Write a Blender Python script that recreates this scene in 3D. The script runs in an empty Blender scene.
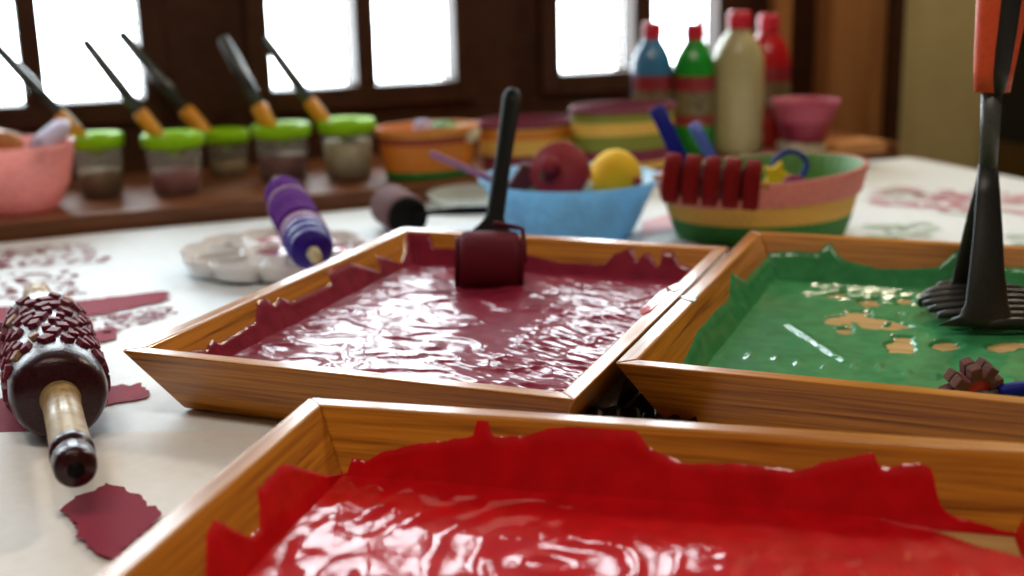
import bpy, bmesh, math, random
from mathutils import Vector, Matrix, noise as mn

random.seed(7)
C = bpy.context.scene.collection
S = bpy.context.scene
PI = math.pi

# ------------------------------------------------------------------ camera
F_PX, PITCH, ROLL, CAM_H = 1260.6, .2507, -.0231, .2726      # table top is z = 0
EYE = Vector((0, 0, CAM_H))


def ray(u, v):
    x = u - 512; y = v - 288
    cr, sr = math.cos(ROLL), math.sin(ROLL)
    a = (cr * x + sr * y) / F_PX; b = (-sr * x + cr * y) / F_PX
    cp, sp = math.cos(PITCH), math.sin(PITCH)
    return Vector((a, cp - b * sp, -sp - b * cp))


def at(u, v, z=0.0):                     # where a line of sight meets the level z
    d = ray(u, v); return EYE + d * ((z - CAM_H) / d.z)


def aty(u, v, y):                        # where it meets the upright plane at depth y
    d = ray(u, v); return EYE + d * (y / d.y)


# ------------------------------------------------------------------ materials
def lin(c):
    return tuple(((x / 255) / 12.92 if x / 255 <= .04045 else ((x / 255 + .055) / 1.055) ** 2.4) for x in c) + (1.0,)


class NT:
    def __init__(s, name):
        s.m = bpy.data.materials.new(name); s.m.use_nodes = True
        s.t = s.m.node_tree; s.b = s.t.nodes['Principled BSDF']; s.out = s.t.nodes['Material Output']

    def n(s, typ, **kw):
        nd = s.t.nodes.new(typ)
        for k, v in kw.items():
            if k.startswith('i_'):
                key = k[2:]
                nd.inputs[int(key) if key.isdigit() else key].default_value = v
            else:
                setattr(nd, k, v)
        return nd

    def l(s, a, b): s.t.links.new(a, b)

    def ramp(s, stops, fac):
        r = s.n('ShaderNodeValToRGB'); e = r.color_ramp.elements
        while len(e) < len(stops): e.new(.5)
        for el, (p, c) in zip(e, stops): el.position = p; el.color = c
        s.l(fac, r.inputs[0]); return r

    def coords(s, scale=(1, 1, 1), rnd=False):
        tc = s.n('ShaderNodeTexCoord'); mp = s.n('ShaderNodeMapping'); mp.inputs['Scale'].default_value = scale
        s.l(tc.outputs['Object'], mp.inputs['Vector'])
        if rnd:
            oi = s.n('ShaderNodeObjectInfo'); mu = s.n('ShaderNodeMath', operation='MULTIPLY'); mu.inputs[1].default_value = 37.0
            s.l(oi.outputs['Random'], mu.inputs[0]); cb = s.n('ShaderNodeCombineXYZ')
            for k in range(3): s.l(mu.outputs[0], cb.inputs[k])
            s.l(cb.outputs[0], mp.inputs['Location'])
        return mp.outputs[0]

    def bump(s, h, strength=.3, dist=.001):
        b = s.n('ShaderNodeBump'); b.inputs['Strength'].default_value = strength; b.inputs['Distance'].default_value = dist
        s.l(h, b.inputs['Height']); s.l(b.outputs[0], s.b.inputs['Normal']); s.l(b.outputs[0], s.b.inputs['Coat Normal']); return b


def mat(name, c, rough=.5, c2=None, scale=40, bump=0., bd=.001, coat=0., spec=.5, metal=0., sub=0.):
    t = NT(name); P = t.b.inputs
    P['Roughness'].default_value = rough; P['Base Color'].default_value = lin(c)
    P['Coat Weight'].default_value = coat; P['Coat Roughness'].default_value = .12
    P['Specular IOR Level'].default_value = spec; P['Metallic'].default_value = metal
    no = t.n('ShaderNodeTexNoise'); t.l(t.coords((scale,) * 3), no.inputs['Vector']); no.inputs['Detail'].default_value = 4
    c2 = c2 or tuple(x * .88 for x in c)
    r = t.ramp([(.3, lin(c2)), (.7, lin(c))], no.outputs[0]); t.l(r.outputs[0], P['Base Color'])
    if bump: t.bump(no.outputs[0], bump, bd)
    if sub:
        P['Subsurface Weight'].default_value = sub; P['Subsurface Radius'].default_value = (.01, .01, .01); P['Subsurface Scale'].default_value = .5
    return t.m


def wood(name, light, dark, rough=.35, coat=.5, fine=(3, 60, 60), grain=1.0):
    t = NT(name); P = t.b.inputs
    co = t.coords(fine, rnd=True)
    n1 = t.n('ShaderNodeTexNoise'); t.l(co, n1.inputs['Vector']); n1.inputs['Scale'].default_value = 1.2; n1.inputs['Detail'].default_value = 5
    n1.inputs['Distortion'].default_value = .8
    n2 = t.n('ShaderNodeTexNoise'); t.l(co, n2.inputs['Vector']); n2.inputs['Scale'].default_value = 5; n2.inputs['Detail'].default_value = 3
    mx = t.n('ShaderNodeMath', operation='MULTIPLY_ADD'); t.l(n2.outputs[0], mx.inputs[0]); mx.inputs[1].default_value = .45 * grain; t.l(n1.outputs[0], mx.inputs[2])
    r = t.ramp([(.5, lin(dark)), (.62, lin(tuple((a + b) / 2 for a, b in zip(light, dark)))), (.85, lin(light))], mx.outputs[0])
    t.l(r.outputs[0], P['Base Color'])
    P['Roughness'].default_value = rough; P['Coat Weight'].default_value = coat; P['Coat Roughness'].default_value = .1; P['Specular IOR Level'].default_value = .25
    t.bump(mx.outputs[0], .12, .0006)
    return t.m


def paint(name, c, c2, rough=.1, bump=.5, scale=(60, 60, 60), bd=.0012):
    t = NT(name); P = t.b.inputs
    co = t.coords(scale)
    n1 = t.n('ShaderNodeTexNoise'); t.l(co, n1.inputs['Vector']); n1.inputs['Scale'].default_value = 1.0; n1.inputs['Detail'].default_value = 4; n1.inputs['Distortion'].default_value = 1.2
    n2 = t.n('ShaderNodeTexNoise'); t.l(t.coords((14, 14, 14)), n2.inputs['Vector']); n2.inputs['Detail'].default_value = 3
    r = t.ramp([(.35, lin(c2)), (.65, lin(c))], n2.outputs[0]); t.l(r.outputs[0], P['Base Color'])
    P['Roughness'].default_value = .5; P['Specular IOR Level'].default_value = .06
    P['Coat Weight'].default_value = .6; P['Coat Roughness'].default_value = rough; P['Coat IOR'].default_value = 1.45
    t.bump(n1.outputs[0], bump, bd)
    return t.m


def sheer(name, c, clear=.45, rough=.25):     # milky see-through plastic
    t = NT(name); P = t.b.inputs
    no = t.n('ShaderNodeTexNoise'); t.l(t.coords((30, 30, 30)), no.inputs['Vector'])
    r = t.ramp([(.3, lin(tuple(x * .93 for x in c))), (.7, lin(c))], no.outputs[0])
    t.l(r.outputs[0], P['Base Color']); P['Roughness'].default_value = rough
    tl = t.n('ShaderNodeBsdfTranslucent'); t.l(r.outputs[0], tl.inputs[0])
    m1 = t.n('ShaderNodeMixShader'); m1.inputs[0].default_value = .45; t.l(t.b.outputs[0], m1.inputs[1]); t.l(tl.outputs[0], m1.inputs[2])
    tr = t.n('ShaderNodeBsdfTransparent'); tr.inputs[0].default_value = lin(tuple(min(255, x * .5 + 128) for x in c))
    m2 = t.n('ShaderNodeMixShader'); m2.inputs[0].default_value = clear; t.l(m1.outputs[0], m2.inputs[1]); t.l(tr.outputs[0], m2.inputs[2])
    t.l(m2.outputs[0], t.out.inputs[0]); return t.m


def glass(name):
    t = NT(name)
    tr = t.n('ShaderNodeBsdfTransparent'); tr.inputs[0].default_value = (.97, .98, .97, 1)
    gl = t.n('ShaderNodeBsdfGlossy'); gl.inputs['Roughness'].default_value = .02
    fr = t.n('ShaderNodeFresnel'); fr.inputs[0].default_value = 1.3
    m = t.n('ShaderNodeMixShader'); t.l(fr.outputs[0], m.inputs[0]); t.l(tr.outputs[0], m.inputs[1]); t.l(gl.outputs[0], m.inputs[2])
    t.l(m.outputs[0], t.out.inputs[0]); return t.m


M = {}
M['tray'] = wood('varnished_pine', (208, 136, 40), (136, 74, 16), .34, .36, (5, 190, 190))
M['tray_base'] = wood('pine_base', (206, 168, 108), (170, 122, 66), .4, .2)
M['maroon_paint'] = paint('maroon_paint', (146, 40, 64), (128, 32, 54), .05, .4, (45, 120, 60))
M['red_paint'] = paint('red_paint', (208, 8, 20), (190, 5, 14), .05, .3, (40, 40, 40))
M['green_paint'] = paint('green_paint', (66, 150, 92), (52, 132, 78), .06, .3, (40, 40, 40))
M['dark_wood'] = wood('dark_window_wood', (70, 38, 18), (54, 28, 13), .6, .05, (30, 3, 30))
M['lit_wood'] = wood('lit_trim_wood', (172, 118, 70), (140, 90, 48), .45, .2, (30, 30, 2))  # light falling on the trims is put into this paler wood colour
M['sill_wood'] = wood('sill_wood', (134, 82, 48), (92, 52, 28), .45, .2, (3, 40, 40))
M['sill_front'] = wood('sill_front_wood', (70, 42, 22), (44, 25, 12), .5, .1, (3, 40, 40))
M['olive'] = mat('olive_wall_paint', (204, 184, 126), .8, (196, 176, 120), 6, .1)
M['cream_wall'] = mat('cream_wall_paint', (150, 122, 92), .8, None, 5)
M['floor'] = mat('brown_floor_tile', (120, 92, 66), .4, (98, 74, 52), 3)
M['ceiling'] = mat('pale_ceiling', (190, 176, 154), .85, None, 4)
M['glass'] = glass('window_glass')
M['paper'] = mat('white_paper', (236, 242, 246), .6, (228, 236, 242), 18, .05)
M['loose_paper'] = mat('loose_paper', (242, 240, 238), .65, (236, 232, 230), 20, .05)
M['print'] = mat('dried_maroon_print', (154, 42, 66), .7, (134, 32, 52), 160, .2, spec=.1)
M['print_pale'] = mat('faint_pink_print', (224, 176, 186), .6, (206, 150, 162), 60)
M['print_mid'] = mat('mid_pink_print', (222, 140, 158), .6, (206, 120, 140), 60)
M['print_green'] = mat('faint_green_print', (186, 208, 190), .6, (166, 196, 172), 60)
M['print_red'] = mat('red_spatter', (170, 30, 50), .4, (150, 24, 40), 90)
M['handle_wood'] = wood('pale_handle_wood', (206, 178, 128), (150, 112, 70), .4, .4, (70, 70, 4))
M['roller_rubber'] = mat('maroon_rubber', (124, 48, 64), .55, (86, 28, 40), 60, .3, .001, 0, .12)
M['roller_chip'] = mat('raised_maroon_chip', (136, 44, 62), .6, (96, 26, 42), 120, .3, .001, 0, .25)
M['bare_chip'] = mat('tan_chip', (196, 160, 120), .6, (150, 96, 80), 140)
M['dark_end'] = mat('dark_paint_end', (66, 22, 28), .3, (38, 14, 18), 90, .3, .001, .1, .3)
M['white_plastic'] = mat('white_plastic', (244, 243, 243), .5, (238, 236, 236), 30, spec=.3)
M['palette'] = sheer('milky_palette_plastic', (240, 240, 242), .1)
M['purple'] = mat('purple_paint', (92, 10, 122), .85, (70, 6, 92), 120, .5, .001, 0, .04)
M['indigo'] = mat('indigo_paint', (56, 22, 150), .4, (38, 12, 110), 90, .6, .002, 0, .2)
M['black_plastic'] = mat('black_plastic', (16, 15, 15), .6, (11, 11, 11), 60, .05, spec=.12)
M['black_gloss'] = mat('black_gloss_plastic', (14, 14, 15), .18, (10, 10, 11), 60)
M['black_nylon'] = mat('black_nylon', (40, 39, 37), .42, (30, 29, 28), 60, .05)
M['grey_nylon'] = mat('grey_nylon', (84, 86, 82), .4, (70, 72, 70), 60)
M['orange'] = mat('orange_rubber', (236, 92, 48), .5, (224, 80, 40), 50)
M['foam_maroon'] = mat('maroon_foam', (112, 24, 44), .75, (84, 16, 32), 260, .6, .0015, 0, .2)
M['foam_brown'] = mat('brown_maroon_foam', (112, 66, 66), .85, (88, 50, 50), 320, .6, .0015)
M['blue_bowl'] = sheer('blue_plastic', (156, 214, 246), .14)
M['pink_bowl'] = sheer('pink_plastic', (255, 192, 184), .24)
M['stamp_red'] = mat('dark_red_foam', (156, 22, 40), .6, (136, 16, 32), 200, .5)
M['yellow'] = mat('yellow_sponge', (244, 202, 30), .8, (230, 178, 16), 220, .6)
M['mauve'] = mat('mauve_plastic', (164, 120, 160), .6, spec=.1)
M['olive_bit'] = mat('olive_plastic', (104, 98, 52), .5)
M['brown_bit'] = mat('brown_foam', (104, 34, 40), .7, (80, 24, 30), 200, .4)
M['bk_green'] = mat('green_wicker', (96, 150, 60), .55, (60, 112, 36), 90, .4)
M['bk_dgreen'] = mat('dark_green_wicker', (56, 146, 56), .5, (36, 116, 44), 90, .4)
M['bk_yellow'] = mat('yellow_wicker', (240, 196, 92), .55, (222, 170, 64), 90, .4)
M['bk_pink'] = mat('pink_wicker', (226, 142, 126), .6, (204, 112, 104), 90, .4)
M['bk_orange'] = mat('orange_wicker', (226, 140, 34), .55, (206, 110, 22), 90, .4)
M['bk_maroon'] = mat('maroon_wicker', (132, 30, 66), .55, (110, 20, 50), 90, .4)
M['bk_olive'] = mat('olive_wicker', (140, 146, 40), .55, (112, 120, 30), 90, .4)
M['bk_brick'] = mat('brick_wicker', (170, 64, 30), .55, (140, 48, 22), 90, .4)
M['brick_red'] = mat('brick_red_foam', (128, 24, 24), .85, (106, 16, 18), 200, .4, spec=.1)
M['dark_red'] = mat('dark_red_wood', (92, 22, 24), .5, (74, 16, 18), 100)
M['royal_blue'] = mat('royal_blue_plastic', (10, 26, 150), .5, (8, 20, 120), 40, spec=.25)
M['light_blue'] = mat('pale_blue_plastic', (84, 112, 206), .35, (70, 96, 190), 40)
M['knob_purple'] = mat('plum_foam', (132, 48, 84), .85, (112, 38, 70), 200, .3, spec=.08)
M['lime'] = mat('lime_plastic', (150, 206, 6), .6, (136, 192, 4), 30, spec=.2)
M['cup'] = sheer('clear_cup_plastic', (236, 232, 220), .84, .15)
M['p_brown'] = mat('brown_paint', (128, 96, 54), .4)
M['p_maroon'] = mat('maroon_cup_paint', (140, 16, 50), .4)
M['p_white'] = mat('cream_cup_paint', (214, 204, 176), .4)
M['p_plum'] = mat('plum_cup_paint', (118, 30, 44), .4)
M['p_mid'] = mat('tan_cup_paint', (160, 140, 100), .4)
M['ferrule'] = mat('orange_brush_grip', (232, 156, 18), .5)
M['brush_handle'] = mat('dark_brush_handle', (46, 52, 46), .3, (32, 36, 32), 30, 0, .001, .4)
M['btl_blue'] = mat('blue_paint_bottle', (64, 130, 172), .25, (54, 116, 158), 20, 0, .001, .3)
M['btl_green'] = mat('green_paint_bottle', (28, 152, 44), .25, (22, 134, 36), 20, 0, .001, .3)
M['btl_cream'] = mat('cream_paint_bottle', (184, 172, 124), .4, (172, 160, 112), 20, 0, .001, .3)
M['btl_red'] = mat('red_paint_bottle', (186, 24, 34), .25, (170, 18, 28), 20, 0, .001, .3)
M['cap_red'] = mat('red_cap', (214, 36, 60), .35, (196, 28, 50), 20)
M['label_red'] = mat('label_red_band', (150, 34, 44), .5)
M['label_tan'] = mat('label_tan_print', (150, 136, 92), .5, (70, 56, 40), 45)
M['rose'] = mat('rose_plastic', (184, 80, 102), .6, (170, 68, 92), 20)
M['rose_dark'] = mat('dark_rose_plastic', (150, 34, 66), .4)
M['cream_pl'] = mat('cream_plastic', (196, 184, 150), .4)
M['lilac'] = mat('lilac_foam', (186, 174, 214), .7, (206, 200, 222), 60)
M['mint'] = mat('mint_tissue', (130, 190, 140), .7, (100, 160, 100), 60)
M['ivory'] = mat('ivory_tissue', (226, 214, 176), .7)
M['navy'] = mat('navy_foam', (50, 36, 84), .6)
M['amber'] = mat('amber_wood', (196, 132, 70), .5)
M['cab_dark'] = mat('black_slate', (30, 33, 30), .6, (24, 26, 24), 8)
M['cab_brown'] = wood('brown_cabinet_wood', (104, 78, 36), (84, 60, 26), .5, .1, (3, 30, 30))
M['teeth'] = mat('brown_foam_teeth', (128, 84, 76), .85, (104, 64, 60), 300, .6, .0015)
M['green_smear'] = mat('green_smear', (34, 84, 42), .4)
M['red_hub'] = mat('red_hub_plastic', (206, 50, 62), .4)
M['clear'] = sheer('clear_dish_plastic', (232, 238, 234), .22, .12)
M['leaf'] = mat('garden_leaf', (190, 206, 90), .6, (150, 176, 60), 12)
M['bark'] = mat('bark', (90, 70, 50), .8)


# ------------------------------------------------------------------ mesh building
class MB:
    def __init__(s): s.v = []; s.f = []; s.mi = []; s.sm = []

    def add(s, vs, fs, mi=0, smooth=True):
        o = len(s.v); s.v += [Vector(p) for p in vs]
        for f in fs: s.f.append([i + o for i in f]); s.mi.append(mi); s.sm.append(smooth)
        return s

    def box(s, c, d, mi=0, X=None, smooth=False):
        x, y, z = (k / 2 for k in d)
        vs = [Vector((a * x, b * y, e * z)) for a in (-1, 1) for b in (-1, 1) for e in (-1, 1)]
        if X is not None: vs = [X @ p for p in vs]
        c = Vector(c); vs = [p + c for p in vs]
        return s.add(vs, [(0, 1, 3, 2), (4, 6, 7, 5), (0, 4, 5, 1), (2, 3, 7, 6), (0, 2, 6, 4), (1, 5, 7, 3)], mi, smooth)

    def lathe(s, prof, seg=40, ex=1., ey=1., mi=0, mis=None, wob=None, X=None, c=(0, 0, 0)):
        vs = []; c = Vector(c)
        for (r, z) in prof:
            for k in range(seg):
                a = 2 * PI * k / seg
                rr = r * (1 + (wob(a, z) if wob else 0))
                p = Vector((rr * ex * math.cos(a), rr * ey * math.sin(a), z))
                vs.append((X @ p if X is not None else p) + c)
        for i in range(len(prof) - 1):
            m = mis[i] if mis else mi
            s.add([], [], m)
        o = len(s.v); s.v += vs
        for i in range(len(prof) - 1):
            m = mis[i] if mis else mi
            for k in range(seg):
                k2 = (k + 1) % seg
                s.f.append([o + i * seg + k, o + i * seg + k2, o + (i + 1) * seg + k2, o + (i + 1) * seg + k]); s.mi.append(m); s.sm.append(True)
        return s

    def tube(s, path, radii, seg=14, mi=0, flat=None):
        # flat=(w,h,updir) gives an oval/flat section
        path = [Vector(p) for p in path]; n = len(path)
        if not hasattr(radii, '__len__'): radii = [radii] * n
        o = len(s.v); ref = None
        for i, p in enumerate(path):
            t = (path[min(i + 1, n - 1)] - path[max(i - 1, 0)]).normalized()
            if flat: up = Vector(flat)
            else: up = ref if ref is not None else (Vector((0, 0, 1)) if abs(t.z) < .9 else Vector((1, 0, 0)))
            a = (up - t * up.dot(t)).normalized(); b = t.cross(a); ref = a
            r = radii[i]; ra, rb = (r if isinstance(r, tuple) else (r, r))
            for k in range(seg):
                th = 2 * PI * k / seg
                s.v.append(p + a * (ra * math.cos(th)) + b * (rb * math.sin(th)))
        for i in range(n - 1):
            for k in range(seg):
                k2 = (k + 1) % seg
                s.f.append([o + i * seg + k, o + i * seg + k2, o + (i + 1) * seg + k2, o + (i + 1) * seg + k]); s.mi.append(mi); s.sm.append(True)
        s.f.append([o + k for k in range(seg)][::-1]); s.mi.append(mi); s.sm.append(False)
        s.f.append([o + (n - 1) * seg + k for k in range(seg)]); s.mi.append(mi); s.sm.append(False)
        return s

    def rod(s, p0, p1, prof, seg=28, mi=0, mis=None):
        # a turned rod from p0 to p1; prof = [(t, radius)], t in 0..1
        p0, p1 = Vector(p0), Vector(p1); d = p1 - p0; L = d.length
        X = d.to_track_quat('Z', 'Y').to_matrix()
        pr = [(1e-5, prof[0][0] * L)] + [(r, t * L) for t, r in prof] + [(1e-5, prof[-1][0] * L)]
        return s.lathe(pr, seg, 1, 1, mi, ([mis[0]] + list(mis) + [mis[-1]]) if mis else None, None, X, p0)

    def grid(s, P, nx, ny, mi=0, smooth=True):
        vs = [P(i, j) for i in range(nx) for j in range(ny)]
        fs = [(i * ny + j, (i + 1) * ny + j, (i + 1) * ny + j + 1, i * ny + j + 1) for i in range(nx - 1) for j in range(ny - 1)]
        return s.add(vs, fs, mi, smooth)

    def build(s, name, mats, parent=None, world=False, bevel=0, sub=0, sharp=None):
        me = bpy.data.meshes.new(name)
        vs = s.v
        if world and parent is not None:
            inv = parent_matrix(parent).inverted(); vs = [inv @ p for p in vs]
        me.from_pydata([tuple(p) for p in vs], [], s.f)
        if not isinstance(mats, (list, tuple)): mats = [mats]
        for m in mats: me.materials.append(M[m])
        me.polygons.foreach_set('material_index', s.mi); me.polygons.foreach_set('use_smooth', s.sm)
        bm = bmesh.new(); bm.from_mesh(me); bmesh.ops.recalc_face_normals(bm, faces=bm.faces); bm.to_mesh(me); bm.free()
        me.update()
        o = bpy.data.objects.new(name, me); C.objects.link(o)
        if parent is not None: o.parent = parent
        if bevel:
            b = o.modifiers.new('bevel', 'BEVEL'); b.width = bevel; b.segments = 3; b.limit_method = 'ANGLE'; b.angle_limit = math.radians(35)
        if sub:
            b = o.modifiers.new('sub', 'SUBSURF'); b.levels = sub; b.render_levels = sub
        return o


def parent_matrix(p):
    m = Matrix.Translation(p.location) @ p.rotation_euler.to_matrix().to_4x4()
    return (parent_matrix(p.parent) @ m) if p.parent else m


def tag(o, label=None, cat=None, group=None, kind=None):
    if label: o['label'] = label
    if cat: o['category'] = cat
    if group: o['group'] = group
    if kind: o['kind'] = kind
    return o


def thing(name, label, cat, loc, rz=0, group=None, rot=None):
    o = bpy.data.objects.new(name, None); C.objects.link(o); o.empty_display_size = .02
    o.location = loc; o.rotation_euler = rot or (0, 0, rz)
    return tag(o, label, cat, group)


def rotz(a): return Matrix.Rotation(a, 3, 'Z')


def fbm(x, y, z=0, o=3):
    return mn.fractal(Vector((x, y, z)), 1.0, 2.0, o)


# ------------------------------------------------------------------ the room
WA = math.radians(22)                            # the window wall runs 22 degrees off the picture plane
O = Vector((-.54, 1.307, 0)); E1 = Vector((math.cos(WA), math.sin(WA), 0)); E2 = Vector((-math.sin(WA), math.cos(WA), 0))


def wp(a, b, z=0): return O + E1 * a + E2 * b + Vector((0, 0, z))


def onwall(u, v, b):
    d = ray(u, v); k = (b - (EYE - O).dot(E2)) / d.dot(E2); p = EYE + d * k
    return (p - O).dot(E1), p.z


WB, WT = .30, .06                                # inner face of the window wall, its thickness
FLOOR_Z, CEIL_Z = -.60, 1.85
SILL = .018


def wobj(name, boxes, mats, kind='structure', bevel=.002):
    mb = MB()
    for bx in boxes:
        (a0, a1), (b0, b1), (z0, z1) = bx[:3]
        mb.box(((a0 + a1) / 2, (b0 + b1) / 2, (z0 + z1) / 2), (a1 - a0, b1 - b0, z1 - z0), bx[3] if len(bx) > 3 else 0)
    o = mb.build(name, mats, None, bevel=bevel)
    o.location = O; o.rotation_euler = (0, 0, WA)
    if kind: o['kind'] = kind
    return o


PZ0, PZ1 = .115, .76                             # panes from / to
wins = [(-.509, -.241, (-.388, -.361)), (-.075, .193, (.046, .073)), (.359, .622, (.478, .505)), (.784, 1.052, (.907, .938))]  # first window is unseen, added for more light on the table's left
A0, A1 = -2.2, 1.375
boxes = [((A0, A1), (WB, WB + WT), (FLOOR_Z, PZ0 - .03)), ((A0, A1), (WB, WB + WT), (PZ1 + .03, CEIL_Z))]
ed = A0
for (x0, x1, _) in wins:
    boxes.append(((ed, x0 - .03), (WB, WB + WT), (PZ0 - .03, PZ1 + .03))); ed = x1 + .03
boxes.append(((ed, A1), (WB, WB + WT), (PZ0 - .03, PZ1 + .03)))
wobj('wall_back', boxes, 'dark_wood')
for k, (x0, x1, (m0, m1)) in enumerate(wins):
    w = bpy.data.objects.new('window_%d' % (k + 1), None); C.objects.link(w); w.location = O; w.rotation_euler = (0, 0, WA)
    w['kind'] = 'structure'
    fr = MB()
    b0, b1 = WB - .012, WB + WT
    bc, bd = (b0 + b1) / 2, b1 - b0
    zc, zd = (PZ0 + PZ1) / 2, PZ1 - PZ0
    fr.box((x0 - .015, bc, zc), (.0298, bd, zd + .058)); fr.box((x1 + .015, bc, zc), (.0298, bd, zd + .058))
    fr.box(((x0 + x1) / 2, bc, PZ0 - .015), (x1 - x0, bd, .0298)); fr.box(((x0 + x1) / 2, bc, PZ1 + .015), (x1 - x0, bd, .0298))
    fr.box(((m0 + m1) / 2, bc, zc), (m1 - m0, bd, zd))
    fr.build('window_frame', 'dark_wood', w, bevel=.003)
    for (p0, p1) in ((x0, m0), (m1, x1)):
        MB().box(((p0 + p1) / 2, WB + .03, zc), (p1 - p0, .003, zd)).build('window_pane', 'glass', w)
# sill board and its front board
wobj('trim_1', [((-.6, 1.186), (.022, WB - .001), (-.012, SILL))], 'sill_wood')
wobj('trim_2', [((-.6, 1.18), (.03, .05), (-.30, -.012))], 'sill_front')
# upright trims beside the last window and the end board by the olive wall
wobj('trim_3', [((1.148, 1.178), (WB - .02, WB), (SILL, 1.2))], 'lit_wood')
wobj('trim_4', [((1.235, 1.345), (WB - .04, WB), (FLOOR_Z, 1.2))], 'lit_wood')
wobj('trim_5', [((1.347, 1.372), (WB - .05, WB), (FLOOR_Z, 1.2))], 'dark_wood')
wobj('wall_right', [((1.376, 3.4), (WB - .01, WB + WT), (FLOOR_Z, CEIL_Z))], 'olive', bevel=0)
wobj('floor', [((-2.2, 3.4), (-3.2, WB + WT), (FLOOR_Z - .05, FLOOR_Z))], 'floor', bevel=0)
wobj('ceiling', [((-2.2, 3.4), (-3.2, WB + WT), (CEIL_Z, CEIL_Z + .05))], 'ceiling', bevel=0)
wobj('wall_left', [((-2.25, -2.2), (-3.2, WB + WT), (FLOOR_Z, CEIL_Z))], 'cream_wall', bevel=0)
wobj('wall_front', [((-2.2, 3.4), (-3.25, -3.2), (FLOOR_Z, CEIL_Z))], 'cream_wall', bevel=0)
wobj('wall_side', [((3.4, 3.45), (-3.2, WB + WT), (FLOOR_Z, CEIL_Z))], 'cream_wall', bevel=0)

# ------------------------------------------------------------------ table and papers
tb = thing('table', 'long work table under a white paper cover beside the window sill', 'table', wp(.5, -.75, FLOOR_Z), WA)
TA0, TA1, TB0, TB1 = -.75, .72, -.70, .75        # in the table's own axes
TA1 = 1.185 - .5
MB().box(((TA0 + TA1) / 2, (TB0 + TB1) / 2, .585), (TA1 - TA0, TB1 - TB0, .026)).build('tabletop', 'sill_wood', tb, bevel=.003)
for sx in (TA0 + .06, TA1 - .06):
    for sy in (TB0 + .06, TB1 - .06):
        MB().box((sx, sy, .286), (.05, .05, .572)).build('leg', 'sill_wood', tb, bevel=.004)

pc = MB()
inv = Matrix.Rotation(-WA, 4, 'Z')
tc = wp(.5, -.75, 0)


def cov(i, j):
    a = TA0 - .004 + (TA1 - TA0 + .008) * i / 60; b = TB0 - .004 + (TB1 - TB0 + .008) * j / 60
    return Vector((a, b, -.0008 + .0006 * fbm(a * 7, b * 7, 2)))


pc.grid(cov, 61, 61)
# hanging flaps of the cover
for (p, q) in (((TA0 - .004, TB0 - .004), (TA1 + .004, TB0 - .004)), ((TA1 + .004, TB0 - .004), (TA1 + .004, TB1 + .004)), ((TA0 - .004, TB1 + .004), (TA0 - .004, TB0 - .004))):
    pc.grid(lambda i, j, p=p, q=q: Vector((p[0] + (q[0] - p[0]) * i / 40, p[1] + (q[1] - p[1]) * i / 40, -.0008 - .05 * j)), 41, 3)

hull_c = tc


def tloc(p):                                     # world point -> cover's own axes
    q = inv @ (Vector((p[0], p[1], 0)) - Vector((tc.x, tc.y, 0))); return q


def blot(mb, pts, mi, z=.0003, jag=.0, step=.004, own=tloc):
    """flat stain with a ragged outline; pts are table points"""
    out = []
    n = len(pts)
    for i in range(n):
        p, q = Vector(pts[i]), Vector(pts[(i + 1) % n]); k = max(1, int((q - p).length / step))
        for t in range(k):
            r = p.lerp(q, t / k)
            r += Vector((mn.noise(r * 180), mn.noise(r * 180 + Vector((5, 5, 5))), 0)) * jag + Vector((mn.noise(r * 500), mn.noise(r * 500 + Vector((5, 5, 5))), 0)) * jag * .6
            r = own(r); out.append((r.x, r.y, z))
    mb.add(out, [list(range(len(out)))], mi, False)


def px(pts): return [at(u, v, 0) for u, v in pts]


blot(pc, px([(-60, 310), (0, 307), (60, 303), (166, 291), (171, 300), (100, 315), (40, 320), (-60, 330)]), 1, .0004, .004)
blot(pc, px([(-60, 356), (60, 336), (118, 327), (117, 339), (60, 350), (-60, 384)]), 1, .0005, .004)
blot(pc, px([(-60, 410), (40, 392), (110, 386), (143, 384), (148, 398), (90, 408), (40, 424), (-60, 470)]), 1, .0004, .005)
blot(pc, px([(0, 452), (20, 446), (52, 447), (54, 458), (30, 466), (5, 463)]), 4, .0006, .004)
blot(pc, px([(-4, 498), (9, 497), (13, 503), (8, 509), (-4, 508)]), 4, .0006, .002)


def flecks(quad, nx, ny, mi, fill, size):
    a, b, c, d = [Vector(p) for p in px(quad)]
    for i in range(nx):
        for j in range(ny):
            if random.random() > fill: continue
            s, t = (i + .5 + random.uniform(-.3, .3) + .5 * (j % 2)) / nx, (j + .5 + random.uniform(-.25, .25)) / ny
            p = a.lerp(b, s).lerp(d.lerp(c, s), t)
            ux = (b - a).normalized(); uy = Vector((-ux.y, ux.x, 0))
            w, h = size * random.uniform(.4, 1.1), size * random.uniform(.3, .6)
            pts = []
            th0 = random.uniform(-.5, .5)
            for k in range(9):
                th = 2 * PI * k / 9; r = random.uniform(.65, 1.1)
                x, y = w * r * math.cos(th), h * r * math.sin(th)
                q = p + ux * (x * math.cos(th0) - y * math.sin(th0)) + uy * (x * math.sin(th0) + y * math.cos(th0)); pts.append(tloc(q))
            pc.add([(q.x, q.y, .0004 + .00005 * (i % 3)) for q in pts], [list(range(9))], mi, False)


flecks([(-40, 252), (95, 243), (106, 262), (-40, 272)], 10, 7, 1, .75, .0078)
flecks([(-40, 276), (70, 270), (80, 296), (-40, 302)], 9, 6, 1, .75, .0078)
flecks([(70, 322), (160, 306), (178, 314), (84, 342)], 13, 4, 1, .8, .006)
flecks([(100, 318), (160, 310), (170, 318), (110, 330)], 14, 5, 1, .7, .003)
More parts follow.
